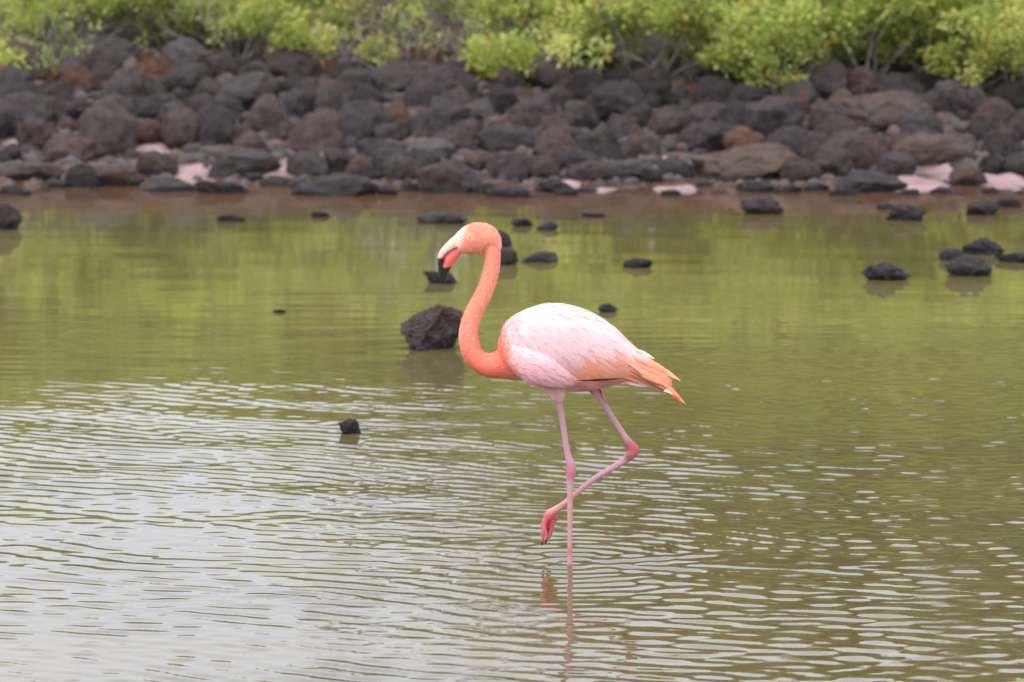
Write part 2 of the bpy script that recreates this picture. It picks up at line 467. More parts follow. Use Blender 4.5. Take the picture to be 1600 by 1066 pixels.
BANK = [
 (34,111,74,60,'g'),(162,88,111,44,'g'),(290,94,76,44,'l'),(290,135,72,46,'g'),(189,148,62,52,'g'),(388,155,96,54,'g'),(455,112,88,48,'g'),
 (240,150,44,32,'g'),(125,130,56,40,'r'),(415,192,82,56,'b'),(169,218,88,84,'g'),(280,213,58,60,'b'),(334,213,60,62,'g'),(228,212,44,36,'r'),
 (496,220,84,64,'b'),(520,162,58,50,'g'),(34,180,92,48,'g'),(110,175,66,42,'g'),(54,222,62,50,'b'),(105,242,84,46,'b'),(54,273,108,28,'b'),
 (130,284,50,38,'k'),(186,283,92,36,'b'),(246,264,62,36,'b'),(265,297,90,32,'k'),(378,262,104,44,'g'),(350,304,80,34,'k'),(434,288,62,24,'b'),
 (520,300,142,50,'k'),(460,170,50,44,'g'),(345,110,60,40,'g'),(395,235,58,40,'b'),(14,250,40,34,'g'),(320,180,60,44,'g'),(230,180,60,40,'k'),
 (584,88,104,46,'r'),(668,98,52,46,'r'),(564,132,70,34,'g'),(625,135,82,46,'g'),(692,142,102,54,'g'),(740,112,88,38,'g'),(570,199,96,54,'g'),
 (620,190,46,44,'r'),(692,198,94,62,'g'),(752,179,46,34,'l'),(793,132,44,38,'g'),(854,116,86,54,'g'),(844,186,80,50,'g'),(800,226,96,42,'g'),
 (868,238,68,50,'b'),(938,233,76,44,'g'),(1002,238,66,56,'b'),(905,145,70,46,'g'),(965,170,90,60,'k'),(905,192,58,46,'g'),(1019,135,64,46,'k'),
 (1043,205,62,52,'b'),(672,241,76,32,'l'),(594,240,78,32,'g'),(699,285,94,64,'g'),(631,270,62,38,'g'),(800,268,78,40,'g'),(851,271,44,38,'b'),
 (932,271,84,28,'g'),(1000,278,68,22,'k'),(1056,268,50,30,'g'),(868,295,66,26,'k'),(793,307,66,28,'k'),(745,262,60,36,'b'),(760,300,40,24,'k'),
 (530,262,50,40,'g'),(560,268,50,34,'b'),(780,165,60,44,'k'),(650,165,50,36,'g'),(1000,190,44,40,'g'),(735,215,50,40,'b'),
 (1080,108,64,44,'g'),(1144,121,64,46,'g'),(1215,128,78,42,'g'),(1222,76,72,56,'k'),(1290,135,76,52,'g'),(1342,137,60,44,'b'),(1400,145,84,42,'k'),
 (1378,181,136,52,'b'),(1249,172,42,40,'r'),(1104,189,70,38,'g'),(1095,222,64,44,'g'),(1208,196,90,58,'g'),(1478,165,68,52,'g'),(1536,132,86,46,'g'),
 (1522,162,34,40,'l'),(1549,192,82,50,'b'),(1158,226,70,38,'r'),(1165,264,150,50,'b'),(1235,236,74,52,'g'),(1330,248,90,58,'b'),(1283,243,58,50,'g'),
 (1458,241,122,46,'b'),(1566,233,64,48,'g'),(1250,275,60,34,'b'),(1357,291,112,40,'k'),(1512,281,60,36,'b'),(1178,296,62,24,'k'),(1590,265,50,34,'g'),
 (1160,165,60,44,'k'),(1300,190,66,44,'g'),(1440,200,64,40,'g'),(1410,235,44,40,'b'),(1590,160,44,48,'k'),(1120,150,66,40,'k'),(1400,118,60,36,'k'),
 (1450,128,60,38,'g'),(1060,165,56,40,'k'),(1590,205,50,40,'g'),(1400,262,60,34,'g'),(1550,262,46,26,'k'),
 # broken water line: small stones
 (20,305,54,26,'k'),(95,292,40,16,'k'),(470,318,46,16,'k'),(430,322,36,12,'k'),(320,292,34,18,'k'),(400,282,34,16,'k'),(588,298,26,20,'w'),
 (606,300,34,24,'l'),(640,296,34,26,'l'),(882,305,40,16,'k'),(985,320,40,14,'k'),(876,322,34,10,'l'),(1010,262,40,18,'l'),(1318,306,44,22,'k'),
 (1420,306,34,18,'k'),(1470,301,40,18,'k'),(1550,300,34,14,'l'),(1598,306,34,16,'k'),(585,278,34,14,'k'),(470,292,40,20,'b'),(1100,290,34,14,'l'),
 (150,302,36,14,'k'),(70,300,34,12,'k'),(225,303,30,12,'k'),(300,308,34,12,'k'),(395,312,40,14,'k'),(560,312,34,12,'k'),(655,318,40,12,'k'),(740,322,44,14,'k'),(830,312,36,14,'k'),(920,300,40,12,'k'),(965,303,30,10,'l'),(1050,303,36,12,'k'),(1125,305,32,12,'k'),(1230,300,50,18,'k'),(1275,296,44,18,'g'),(1210,312,34,12,'l'),(1290,316,30,10,'k'),(1350,318,34,10,'l'),(1500,306,30,12,'k'),(1455,318,34,12,'k'),
]
for a in BANK: place_rock(*a)
HAND = [(o.location.x, o.location.y, o.scale.x) for *_, o, on in ALLROCKS]
# stones that fill the heap between the larger ones
n_fill = 0
fr = random.Random(11)
for tries in range(2600):
    if n_fill >= 112: break
    px, py = fr.uniform(-40, 1640), fr.triangular(75, 285, 190)
    p = march(px, py, bank_np, 30.6, 37.5, 0.05, 0.05)
    if p is None or p.y > 37 or p.y < 30.8 or pool_np(p.x, p.y) > 0.25: continue
    if any((p.x - a) ** 2 + ((p.y - b) * 0.75) ** 2 < (0.21 + 0.25 * s) ** 2 * 0.42 for a, b, s in HAND): continue
    w = fr.uniform(34, 66); h = w * fr.uniform(0.55, 0.85)
    o = place_rock(px, py, w, h, fr.choice('gggkkbbgr' if py < 130 else 'gggkkbbg'), lift=-0.02)
    HAND.append((o.location.x, o.location.y, o.scale.x)); n_fill += 1

BIGROCK = rock_mesh(327, 5, 1.1, (0.60, 0.84))
for v in BIGROCK.vertices:                                         # broad foot, high right shoulder, lower left shelf
    x, z = v.co.x, v.co.z
    v.co.x = x * (1.0 - 0.10 * float(ss(-0.2, 0.5, z))) + 0.05 * (z + 0.5)
    if z > 0: v.co.z = z * (0.72 + 0.28 * float(ss(-0.26, 0.04, x)))
WATER_ROCKS = [
 (673,511,102,70,'b',BIGROCK),(547,667,36,22,'g',None),(784,373,30,26,'g',None),(788,402,42,24,'g',None),(845,402,58,15,'g',None),(688,433,52,19,'g',None),
 (997,411,46,15,'g',None),(950,481,32,13,'l',None),(1384,424,76,27,'g',None),(1515,415,74,33,'g',None),(1536,385,66,25,'g',None),(1488,398,40,19,'l',None),
 (1585,402,56,15,'g',None),(1417,332,60,26,'g',None),(1190,320,68,30,'g',None),(1537,325,52,22,'g',None),(690,340,82,16,'g',None),(4,338,56,42,'g',None),
 (360,340,44,11,'l',None),(815,347,34,13,'g',None),(856,353,36,13,'l',None),(436,486,20,5,'l',None),(930,334,48,8,'l',None),  # the tiny pale chip left of the boulder is added for a water ripple
 (1385,322,34,10,'l',None),(1575,316,40,14,'g',None),(500,334,30,10,'l',None)]
for px, py, w, h, t, me in WATER_ROCKS: place_rock(px, py, w, h, t, me, on='water')

# loose rubble in the gaps between the boulders: too many to count
def rubble():
    rnd = random.Random(21)
    bms = []
    for sd in range(6):
        bm = bmesh.new(); bmesh.ops.create_icosphere(bm, subdivisions=2, radius=1.0)
        of = Vector((sd * 7.1, 3.3, 1.7))
        a = np.array([tuple(v.co * (1 + 0.45 * noise.noise(v.co * 1.3 + of) + 0.2 * noise.noise(v.co * 3.1 + of))) for v in bm.verts])
        bms.append((a, np.array([[v.index for v in f.verts] for f in bm.faces]))); bm.free()
    Vs, Fs, Cs, base = [], [], [], 0
    tones = [srgb(80, 73, 71), srgb(90, 76, 69), srgb(62, 58, 57), srgb(88, 70, 63)]
    n = 0
    while n < 4600:
        y = rnd.uniform(30.6, 36.6); x = rnd.uniform(-4.6, 4.6) if n < 3600 else rnd.choice((-1, 1)) * rnd.uniform(4.2, 10.0)
        if pool_np(x, y) > 0.15 and rnd.random() > 0.03: continue
        n += 1
        a, f = bms[rnd.randrange(6)]
        r = rnd.uniform(0.025, 0.085) * (0.6 if y < 31.6 else 1.0) * (1.0 if n <= 3600 else 2.3)
        ca, sa = math.cos(rnd.uniform(0, 6.28)), math.sin(rnd.uniform(0, 6.28))
        nrm = math.hypot(ca, sa); ca, sa = ca / nrm, sa / nrm
        q = a * np.array([r * rnd.uniform(0.9, 1.4), r, r * rnd.uniform(0.5, 0.85)])
        q = np.stack([q[:, 0] * ca - q[:, 1] * sa + x, q[:, 0] * sa + q[:, 1] * ca + y, q[:, 2] + bank(x, y) + r * 0.15], 1)
        Vs.append(q); Fs.append(f + base); base += len(a)
        c = np.array(rnd.choice(tones)) * rnd.uniform(0.8, 1.15); Cs.append(np.tile(c, (len(a), 1)))
    m, nt, N, L, b = new_mat('rubble_stone')
    at = attr(nt); nn = noise_node(nt, 18.0, 5)
    rr = ramp(nt, nn.outputs['Fac'], [(0.3, (0.7, 0.7, 0.7)), (0.7, (1.3, 1.28, 1.25))])
    L.new(mix(nt, at.outputs['Color'], rr.outputs['Color'], 1.0, 'MULTIPLY'), b.inputs['Base Color']); b.inputs['Roughness'].default_value = 0.8
    bump(nt, nn.outputs['Fac'], 0.8, 0.02, b)
    o = mesh_obj('rubble', np.concatenate(Vs), np.concatenate(Fs), m, cols=np.concatenate(Cs))
    tag(o, 'loose dark lava rubble filling the gaps between the rocks', 'rubble', kind='stuff')
rubble()

# labels that single out each rock by look, by height on the bank and by what it lies beneath, beside or above
ORD = ['leftmost', 'second', 'third', 'fourth', 'fifth', 'sixth', 'seventh', 'eighth', 'ninth', 'tenth', 'eleventh', 'twelfth']
def zone(x):
    for lim, t in ((0, 'past the left edge'), (150, 'at far left'), (300, 'left of pink pool'), (450, 'above the pink pool'), (600, 'left of the boulder'), (690, 'behind the boulder'), (780, 'behind flamingo head'),
                   (900, 'behind flamingo shoulders'), (1000, 'behind flamingo back'), (1120, 'behind flamingo tail'), (1260, 'right of flamingo tail'), (1400, 'left of right-hand pool'), (1500, 'above right-hand pool'), (1601, 'at far right')):
        if x < lim: return t
    return 'past the right edge'
def level(y):
    return ('under the bushes' if y < 115 else 'high on the bank' if y < 155 else 'halfway up the bank' if y < 205 else 'low on the bank' if y < 255 else 'at the water line')
def size(w): return 'large' if w >= 84 else 'small' if w < 48 else 'middling'
cells = {}
for px, py, w, h, nm, o, on in ALLROCKS:
    if on == 'bank': cells.setdefault((size(w), nm, level(py), zone(px)), []).append((px, o))
for (sz, nm, lv, zn), lst in cells.items():
    lst.sort(key=lambda t: t[0])
    for i, (px, o) in enumerate(lst):
        pre = '' if len(lst) == 1 else (ORD[i] + (' of ' if i == 0 else ' from left of '))
        tag(o, f'{pre}{sz} {nm} rock{"s" if len(lst) > 1 else ""} {lv}, {zn}', 'rock', 'lava rocks heaped along the far bank')
WL = ['big blocky brown-grey boulder standing in water behind the flamingo neck', 'lone little black stone poking out of the rippled water', 'black rock in water touching the back of the flamingo head',
 'low black rock in water behind the flamingo neck, under the head', 'flat black rock awash right of the flamingo neck', 'low dark rock in water behind the tip of the bill',
 'small black rock alone in green reflection above the flamingo back', 'tiny grey stone breaking the water over the flamingo back', 'broad low grey rock in water, left of the group of four',
 'tallest black rock in the water group at right, mirrored below', 'rearmost dark rock of the water group at right', 'small grey rock at left of the water group at right',
 'flat dark rock cut by the right edge of the view', 'dark rock in shallows just below the pale right-hand pool', 'dark rock in rusty shallows behind the flamingo tail', 'dark wet rock in shallows near the right edge',
 'flat wet rock in shallows just left above the flamingo head', 'dark humped rock cut by the left edge of the view', 'flat pale stone awash below the left pink mud pool', 'low dark stone awash right above the flamingo head',
 'low pale stone awash right of the flamingo head', 'pale chip added for a tiny ripple on calm water left of the big boulder', 'thin pale stone awash in rusty shallows behind the flamingo back',
 'thin pale stone left of the dark rock below right-hand pool', 'dark stone in shallows touching the right edge', 'thin pale stone awash below the large black shore rock']
for (px, py, w, h, nm, o, on), lb in zip([r for r in ALLROCKS if r[6] == 'water'], WL):
    tag(o, lb, 'rock', 'rocks standing in the pond')

# ------------------------------------------------------------------ bushes and trees
def tube(V, Fc, pts, rad, sides=5):
    """append a tapered tube to lists V, Fc"""
    base = len(V)
    n = len(pts)
    for i, p in enumerate(pts):
        t = (pts[min(i + 1, n - 1)] - pts[max(i - 1, 0)]).normalized()
        a = t.cross(Vector((0.3, 1, 0.2))).normalized(); b = t.cross(a)
        for k in range(sides):
            an = 2 * math.pi * k / sides
            V.append(p + (a * math.cos(an) + b * math.sin(an)) * rad[i])
    for i in range(n - 1):
        for k in range(sides):
            k2 = (k + 1) % sides
            Fc.append((base + i * sides + k, base + i * sides + k2, base + (i + 1) * sides + k2, base + (i + 1) * sides + k))
    Fc.append(tuple(base + (n - 1) * sides + k for k in range(sides)))

LEAFC = [srgb(204, 210, 112), srgb(192, 204, 104), srgb(214, 216, 126), srgb(180, 196, 98), srgb(166, 184, 92)]
YELC = [srgb(214, 188, 70), srgb(206, 150, 66)]
def leaf_clump(rnd, LV, LF, LC, c, rad, n, size, tint, dirv=None):
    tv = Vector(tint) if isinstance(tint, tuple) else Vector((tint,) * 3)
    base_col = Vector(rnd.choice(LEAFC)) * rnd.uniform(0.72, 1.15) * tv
    for _ in range(n):
        d = Vector((rnd.gauss(0, 1), rnd.gauss(0, 1), rnd.gauss(0.25, 0.9))).normalized()
        p = c + d * rad * (rnd.random() ** 0.45)
        u = (d + Vector((rnd.gauss(0, 0.5), rnd.gauss(0, 0.5), rnd.gauss(0.25, 0.5)))).normalized()
        s = u.cross(Vector((rnd.gauss(0, 1), rnd.gauss(0, 1), rnd.gauss(0, 1)))).normalized()
        nrm = u.cross(s)
        l = size * rnd.uniform(0.7, 1.25); w = l * 0.24
        b = len(LV)
        LV.extend((p, p + u * l * 0.5 + s * w + nrm * w * 0.3, p + u * l, p + u * l * 0.5 - s * w + nrm * w * 0.3))
        LF.append((b, b + 1, b + 2)); LF.append((b, b + 2, b + 3))
        col = Vector(rnd.choice(YELC)) * tv if rnd.random() < 0.05 else base_col * rnd.uniform(0.85, 1.15)
        LC.extend([tuple(col)] * 4)

def make_bush(seed, loc, rx, ry, hgt, label, stems=9, clump_n=34, leaf=0.05, tint=1.0, bare=0.0, group='bushes along the top of the bank', name='shore_bush', cat='bush', low=0.25, trunk_r=0.018):
    rnd = random.Random(seed)
    root = tag(empty(name, loc), label, cat, group)
    V, Fc, LV, LF, LC = [], [], [], [], []
    def branch(p, d, length, r, lev):
        pts, rr = [p], [r]
        for i in range(4):
            d = (d + Vector((rnd.gauss(0, 0.22), rnd.gauss(0, 0.22), rnd.gauss(0.04, 0.16)))).normalized()
            p = p + d * length / 4
            pts.append(p); rr.append(r * (1 - 0.16 * (i + 1)))
        tube(V, Fc, pts, rr, 5 if lev < 2 else 4)
        if lev < 2:
            for j in range(rnd.randint(3, 4)):
                q = pts[rnd.choice((2, 3, 4))]
                nd = (d + Vector((rnd.gauss(0, 0.65), rnd.gauss(0, 0.65), rnd.gauss(0.1, 0.5)))).normalized()
                branch(q, nd, length * rnd.uniform(0.5, 0.75), rr[-1] * 0.75, lev + 1)
        else:
            for q in (pts[2], pts[3], pts[4]):
                if rnd.random() < bare: continue
                if q.z < hgt * low * rnd.uniform(0.6, 1.2): continue
                leaf_clump(rnd, LV, LF, LC, q, leaf * rnd.uniform(1.3, 2.2), clump_n, leaf, tint)
    for s in range(stems):
        an = 2 * math.pi * (s + rnd.random()) / stems
        sp = rnd.uniform(0.15, 1.15)
        d = Vector((math.cos(an) * rx * sp, math.sin(an) * ry * sp, hgt * rnd.uniform(0.18, 0.8))).normalized()
        b0 = Vector((math.cos(an) * rx * 0.28 * sp, math.sin(an) * ry * 0.28 * sp, -0.05))
        branch(b0, d, math.hypot(rx * sp * 0.6, hgt * 0.55), trunk_r * rnd.uniform(0.7, 1.2), 0)
    if name != 'leafy_tree':
        mesh_obj('branches', V, Fc, M_BARK, root)
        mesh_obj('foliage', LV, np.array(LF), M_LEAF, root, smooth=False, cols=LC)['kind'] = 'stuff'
    else:
        mesh_obj('trunk', V, Fc, M_BARK, root)
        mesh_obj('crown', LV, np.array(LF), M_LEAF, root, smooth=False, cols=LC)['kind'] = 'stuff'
    return root

def ground_pt(px, D):
    x = (px - 800.0) * D / F_PX
    return Vector((x, D, bank(x, D)))

# (pixel column, distance, half width, half depth, height, bareness, label)
BUSHES = [
 (20, 35.7, 0.35, 0.3, 0.30, 0.0, 'small low green bush at the left edge above the rocks'),
 (130, 37.2, 0.80, 0.6, 1.0, 0.1, 'bushy yellow-green shrub near the left edge of the bank'),
 (280, 36.9, 0.80, 0.5, 1.0, 0.0, 'dense bright shrub in the left third of the bank'),
 (435, 36.4, 0.60, 0.5, 0.85, 0.15, 'shrub with yellow leaf sprays hanging low, left of centre'),
 (560, 37.2, 0.65, 0.5, 1.05, 0.5, 'sparse green shrub above the reddish rocks'),
 (690, 36.5, 0.60, 0.5, 1.15, 0.7, 'half bare shrub with grey stems left of the centre'),
 (795, 35.2, 0.24, 0.2, 0.36, 0.0, 'little yellow-green sprig bush low on the rocks near centre'),
 (880, 36.4, 0.70, 0.5, 1.1, 0.1, 'green shrub behind the flamingo at the centre of the bank'),
 (1010, 35.4, 0.80, 0.6, 1.1, 0.0, 'dense shrub with hanging sprays above the flamingo tail'),
 (1150, 35.5, 0.80, 0.5, 1.1, 0.0, 'round bright shrub left of the dark gap in the bushes'),
 (1345, 35.1, 0.75, 0.6, 1.05, 0.0, 'broad bright shrub reaching lowest over the rocks, right of the gap'),
 (1470, 35.5, 0.80, 0.6, 1.15, 0.0, 'dense green shrub second from the right edge'),
 (1595, 35.2, 0.65, 0.5, 1.1, 0.0, 'bright shrub cut by the right edge of the view'),
]
for i, (px, D, rx, ry, h, bare, lb) in enumerate(BUSHES):
    make_bush(40 + i, ground_pt(px, D), rx, ry, h, lb, stems=5 if rx < 0.4 else 15, bare=bare + 0.14, leaf=0.052, clump_n=30, low=0.05, trunk_r=0.008 if rx < 0.4 else 0.015)
BACK = [(-60, 38.6, 1.7), (110, 39.0, 1.75), (290, 38.8, 1.75), (470, 39.2, 1.7), (640, 38.8, 1.7), (810, 39.1, 1.8), (980, 38.7, 2.0), (1150, 39.0, 2.2), (1320, 38.6, 2.3), (1490, 39.0, 2.4), (1660, 38.7, 2.4)]
BL = ['tall shrub behind the small low bush at the left edge', 'tall shrub behind the yellow-green shrub near the left edge', 'tall shrub behind the dense bright shrub at left', 'tall shrub behind the low hanging yellow sprays',
      'tall shrub behind the half bare shrub', 'tall shrub behind the little sprig bush near centre', 'tall shrub behind the dense shrub with hanging sprays', 'tall shrub behind the round shrub left of the gap',
      'tall shrub behind the broad shrub right of the gap', 'tall shrub behind the second shrub from the right', 'tall shrub behind the bright shrub at the right edge']
for i, ((px, D, h), lb) in enumerate(zip(BACK, BL)):
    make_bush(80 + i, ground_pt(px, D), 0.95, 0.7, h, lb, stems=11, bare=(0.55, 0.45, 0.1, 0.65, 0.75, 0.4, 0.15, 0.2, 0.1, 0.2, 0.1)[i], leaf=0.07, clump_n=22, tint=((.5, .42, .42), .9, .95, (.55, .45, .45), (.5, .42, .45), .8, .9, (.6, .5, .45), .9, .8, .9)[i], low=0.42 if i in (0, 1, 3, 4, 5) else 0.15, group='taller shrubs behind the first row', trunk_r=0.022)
THICK = [(-90, 41.6, 2.0), (100, 41.2, 2.1), (300, 41.7, 2.0), (500, 41.3, 2.1), (700, 41.6, 2.1), (890, 41.2, 2.4), (1080, 41.6, 2.6), (1270, 41.3, 2.8), (1460, 41.7, 2.9), (1650, 41.3, 2.9)]  # unseen back row added to block sky gaps in the pond reflection
for i, (px, D, h) in enumerate(THICK):
    make_bush(160 + i, ground_pt(px, D), 1.15, 0.8, h, f'{("leftmost", "second from left", "third from left", "fourth from left", "fifth from left", "sixth from left", "fourth from right", "third from right", "second from right", "rightmost")[i]} tall shrub in the added hindmost row, mirrored in the pond', stems=12, bare=0.12, leaf=0.10, clump_n=24, tint=((.45, .38, .36), .95, (.5, .42, .36), .95, (.5, .42, .38), .85, (.55, .45, .38), .75, (.55, .45, .36), .7)[i], low=0.0, group='added hindmost row of tall shrubs', trunk_r=0.022)
DRY = [(365, 36.3, 0.5, 0.9, 'bare grey brush right of the dense bright shrub at left'), (580, 36.3, 0.5, 0.8, 'bare grey brush above the reddish rocks'), (820, 35.9, 0.4, 0.7, 'bare grey brush right of the little sprig bush'), (1075, 35.3, 0.35, 0.5, 'bare grey brush between the two dense shrubs above the tail'), (1530, 35.2, 0.35, 0.5, 'bare grey brush left of the bright shrub at right edge'), (60, 35.9, 0.5, 0.7, 'bare grey brush at the left between green bushes'), (505, 35.9, 0.5, 0.6, 'bare grey brush left of the half bare shrub'), (640, 35.7, 0.45, 0.6, 'bare grey brush in front of the half bare shrub'), (735, 35.7, 0.45, 0.65, 'bare grey brush left of the little sprig bush'), (1248, 35.6, 0.4, 0.6, 'bare dark brush in the gap between bright shrubs')]
for i, (px, D, rx, h, lb) in enumerate(DRY):
    make_bush(190 + i, ground_pt(px, D), rx, 0.35, h, lb, stems=16, bare=0.97, leaf=0.04, clump_n=14, group='bare brush on the bank', trunk_r=0.009, name='dry_brush', cat='brush')
TREES = [(1075, 44.0, 4.2), (1270, 45.0, 5.0), (1490, 44.0, 5.2), (1720, 45.0, 5.4)]
TL = ['leafy tree behind the shrubs, leftmost of four, mirrored in the pond', 'leafy tree behind the shrubs, second of four, mirrored in the pond', 'leafy tree behind the shrubs, third of four, mirrored in the pond', 'leafy tree behind the shrubs, rightmost of four, mirrored in the pond']
for i, ((px, D, h), lb) in enumerate(zip(TREES, TL)):
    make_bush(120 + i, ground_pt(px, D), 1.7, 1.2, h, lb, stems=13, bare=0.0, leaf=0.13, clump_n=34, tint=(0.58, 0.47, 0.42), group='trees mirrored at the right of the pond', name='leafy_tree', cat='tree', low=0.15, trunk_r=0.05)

# the thicket goes on along the bank past both ends of the view, one unbroken mass
def side_thicket():
    rnd = random.Random(9)
    LV, LF, LC = [], [], []
    for sg in (-1, 1):
        for _ in range(950):
            x, y = sg * rnd.uniform(4.7, 13.0), rnd.uniform(35.6, 43.0)
            top = 0.5 + 1.7 * min(1.0, (y - 35.4) / 3.5) * rnd.uniform(0.7, 1.15)
            z = bank(x, y) + top * rnd.random() ** 0.7
            leaf_clump(rnd, LV, LF, LC, Vector((x, y, z)), 0.20, 30, 0.10, rnd.uniform(0.7, 1.0))
    tag(mesh_obj('thicket', LV, np.array(LF), M_LEAF, smooth=False, cols=LC), 'yellow-green thicket running on along the bank past both ends', 'thicket', kind='stuff')
side_thicket()

# rusty succulent ground cover and dry litter between the topmost rocks
def ground_cover():
    rnd = random.Random(3)
    LV, LF, LC = [], [], []
    for px, py in ((235,100),(258,112),(90,118),(112,112),(590,70),(500,105),(640,90),(1425,112),(1480,118),(1070,150),(300,118)):
        for _ in range(6):
            q = None
            x, y = px + rnd.gauss(0, 12), py + rnd.gauss(0, 5)
            q = march(x, y, bank_np, 32, 38, 0.03, 0.10)
            if q is None: continue
            n0 = len(LC)
            leaf_clump(rnd, LV, LF, LC, q, 0.06, 26, 0.035, 1.0)
            k = rnd.uniform(0.8, 1.1)
            for j in range(n0, len(LC)): LC[j] = tuple(c * k * rnd.uniform(0.9, 1.1) for c in srgb(138, 86, 64))
    o = mesh_obj('ground_cover', LV, np.array(LF), M_LEAF, smooth=False, cols=LC)
    tag(o, 'rusty red low ground cover between the topmost rocks', 'ground cover', kind='stuff')
ground_cover()

# ------------------------------------------------------------------ the flamingo
S = 468.0
def B(px, py, y=0.0): return Vector(((px - 891.0) / S, y, (885.0 - py) / S))
flam = tag(empty('flamingo', LEG), 'pink flamingo wading on one leg with the other leg raised', 'flamingo')

def catmull(P, n):
    P = [Vector(p) for p in P]
    out = []
    for i in range(len(P) - 1):
        p0, p1, p2, p3 = P[max(i - 1, 0)], P[i], P[i + 1], P[min(i + 2, len(P) - 1)]
        for k in range(n):
            t = k / n
            out.append(0.5 * ((2 * p1) + (p2 - p0) * t + (2 * p0 - 5 * p1 + 4 * p2 - p3) * t * t + (3 * p1 - p0 - 3 * p2 + p3) * t ** 3))
    out.append(P[-1])
    return out

def sweep(V, Fc, spec, n=6, sides=20):
    """spec: (px, py, y, half thickness in the picture plane [px], half thickness in depth [px]); closed tube"""
    P = catmull([B(s[0], s[1], s[2]) for s in spec], n)
    W = catmull([Vector((s[3], s[4], 0)) for s in spec], n)
    base = len(V); m = len(P)
    for i, p in enumerate(P):
        t = (P[min(i + 1, m - 1)] - P[max(i - 1, 0)]).normalized()
        side = Vector((0, 1, 0)); side = (side - t * side.dot(t)).normalized()
        a = t.cross(side).normalized()
        for k in range(sides):
            an = 2 * math.pi * k / sides
            V.append(p + a * math.cos(an) * W[i].x / S + side * math.sin(an) * W[i].y / S)
    for i in range(m - 1):
        for k in range(sides):
            k2 = (k + 1) % sides
            Fc.append((base + i * sides + k, base + i * sides + k2, base + (i + 1) * sides + k2, base + (i + 1) * sides + k))
    Fc.append(tuple(base + k for k in reversed(range(sides))))
    Fc.append(tuple(base + (m - 1) * sides + k for k in range(sides)))

V, Fc = [], []
# torso: vertical sections (column, top row, bottom row, half width px)
TORSO = [(778,536,580,14),(784,516,588,25),(792,502,591,34),(805,492,592,43),(822,483,594,49),(842,476.5,602,53),(862,473.5,610,55),(885,475,612,55),
         (908,480.5,613,53),(930,490,611,49),(948,501,606,44),(964,514,601,38),(980,530,597,31),(998,546,595,26),(1016,559,600,20),(1034,573,606,13),(1050,588,611,5)]
def torso_loft():
    top = catmull([Vector((a[0], a[1], 0)) for a in TORSO], 4); bot = catmull([Vector((a[0], a[2], 0)) for a in TORSO], 4); hw = catmull([Vector((a[0], a[3], 0)) for a in TORSO], 4)
    base = len(V); sides = 40
    for t, b, w in zip(top, bot, hw):
        cz, hh = (t.y + b.y) / 2, (b.y - t.y) / 2
        for k in range(sides):
            an = 2 * math.pi * k / sides
            c, s = math.cos(an), math.sin(an)
            e = 0.92
            yy = math.copysign(abs(c) ** e, c) * w.y / S * (1.0 + 0.10 * s)
            zz = math.copysign(abs(s) ** e, s)
            V.append(B(t.x, cz - hh * zz, yy))
    m = len(top)
    for i in range(m - 1):
        for k in range(sides):
            k2 = (k + 1) % sides
            Fc.append((base + i * sides + k, base + (i + 1) * sides + k, base + (i + 1) * sides + k2, base + i * sides + k2))
    Fc.append(tuple(base + k for k in range(sides))); Fc.append(tuple(base + (m - 1) * sides + k for k in reversed(range(sides))))
torso_loft()
# folded wing arms on both flanks
for sg in (-1, 1):
    sweep(V, Fc, [(790,538,sg*.060,8,5),(803,549,sg*.080,19,12),(826,565,sg*.098,25,16),(852,576,sg*.103,25,16),(880,586,sg*.094,17,11),(898,590,sg*.080,8,5),(912,592,sg*.066,2,2)], 5, 20)
# neck and head
sweep(V, Fc, [(815,560,0,40,36),(800,566,0,30,28),(784,569.5,0,23.5,23),(765,571,0,19.2,19.5),(748,564.5,0,16.8,17.5),(736.5,549.5,0,15.8,16.5),(731.5,528,0,15.5,15.5),(733.5,508,0,14.6,14.5),(740,488,0,13.8,13.8),
              (750.5,468,0,13.3,13.3),(759.5,449,0,13.0,13.0),(766,428,0,12.8,12.6),(769.3,407,0,12.6,12.4),(768.5,390,0,13.2,13),(762,374,0,13,13)], 6, 22)
sweep(V, Fc, [(780,389,0,5,8),(772,378,0,14,13),(762,371,0,21,17),(750,369.5,0,23.8,18.5),(738,371.5,0,23.6,18),(727,376,0,20.5,15.5),(718,380,0,16.5,12.5),(712,383,0,12.5,10)], 5, 22)
# thighs, legs and feet
YN, YF = -0.035, 0.040
sweep(V, Fc, [(866,585,YN,32,24),(868,600,YN,24,18),(871,612,YN,14,12),(873,622,YN,9.0,8.5),(874,629,YN,6,6)], 5, 18)
sweep(V, Fc, [(920,585,YF,24,20),(926,600,YF,13,12),(931,613,YF,7,7),(935,622,YF,5.5,5.5)], 5, 16)
sweep(V, Fc, [(873,620,YN,5.6,5.4),(876.5,640,YN,5.5,5.2),(881,668,YN,5.0,4.8),(886,700,YN,4.9,4.8),(889.5,716,YN,5.6,5.4),(893.0,728,YN,7.4,6.6),(893.4,738,YN,8.3,7.0),(892.4,748,YN,7.0,6.0),(891.8,760,YN,5.4,5),(891.6,785,YN,4.7,4.5),
              (891.6,830,YN,4.2,4.2),(891.4,858,YN,4.2,4.2),(891.2,884,YN,4.4,4.4),(891,920,YN,4.4,4.4),(891,945,YN,5.5,5.5),(889,955,YN,6,6)], 4, 12)
for dx, dy in ((-38, -18), (-44, 4), (-34, 24)):                  # toes on the pond floor
    sweep(V, Fc, [(889,953,YN,5,5),(889+dx*.5,955,YN+dy*.5/S,3.6,3.6),(889+dx,958,YN+dy/S,2.2,2.2)], 4, 10)
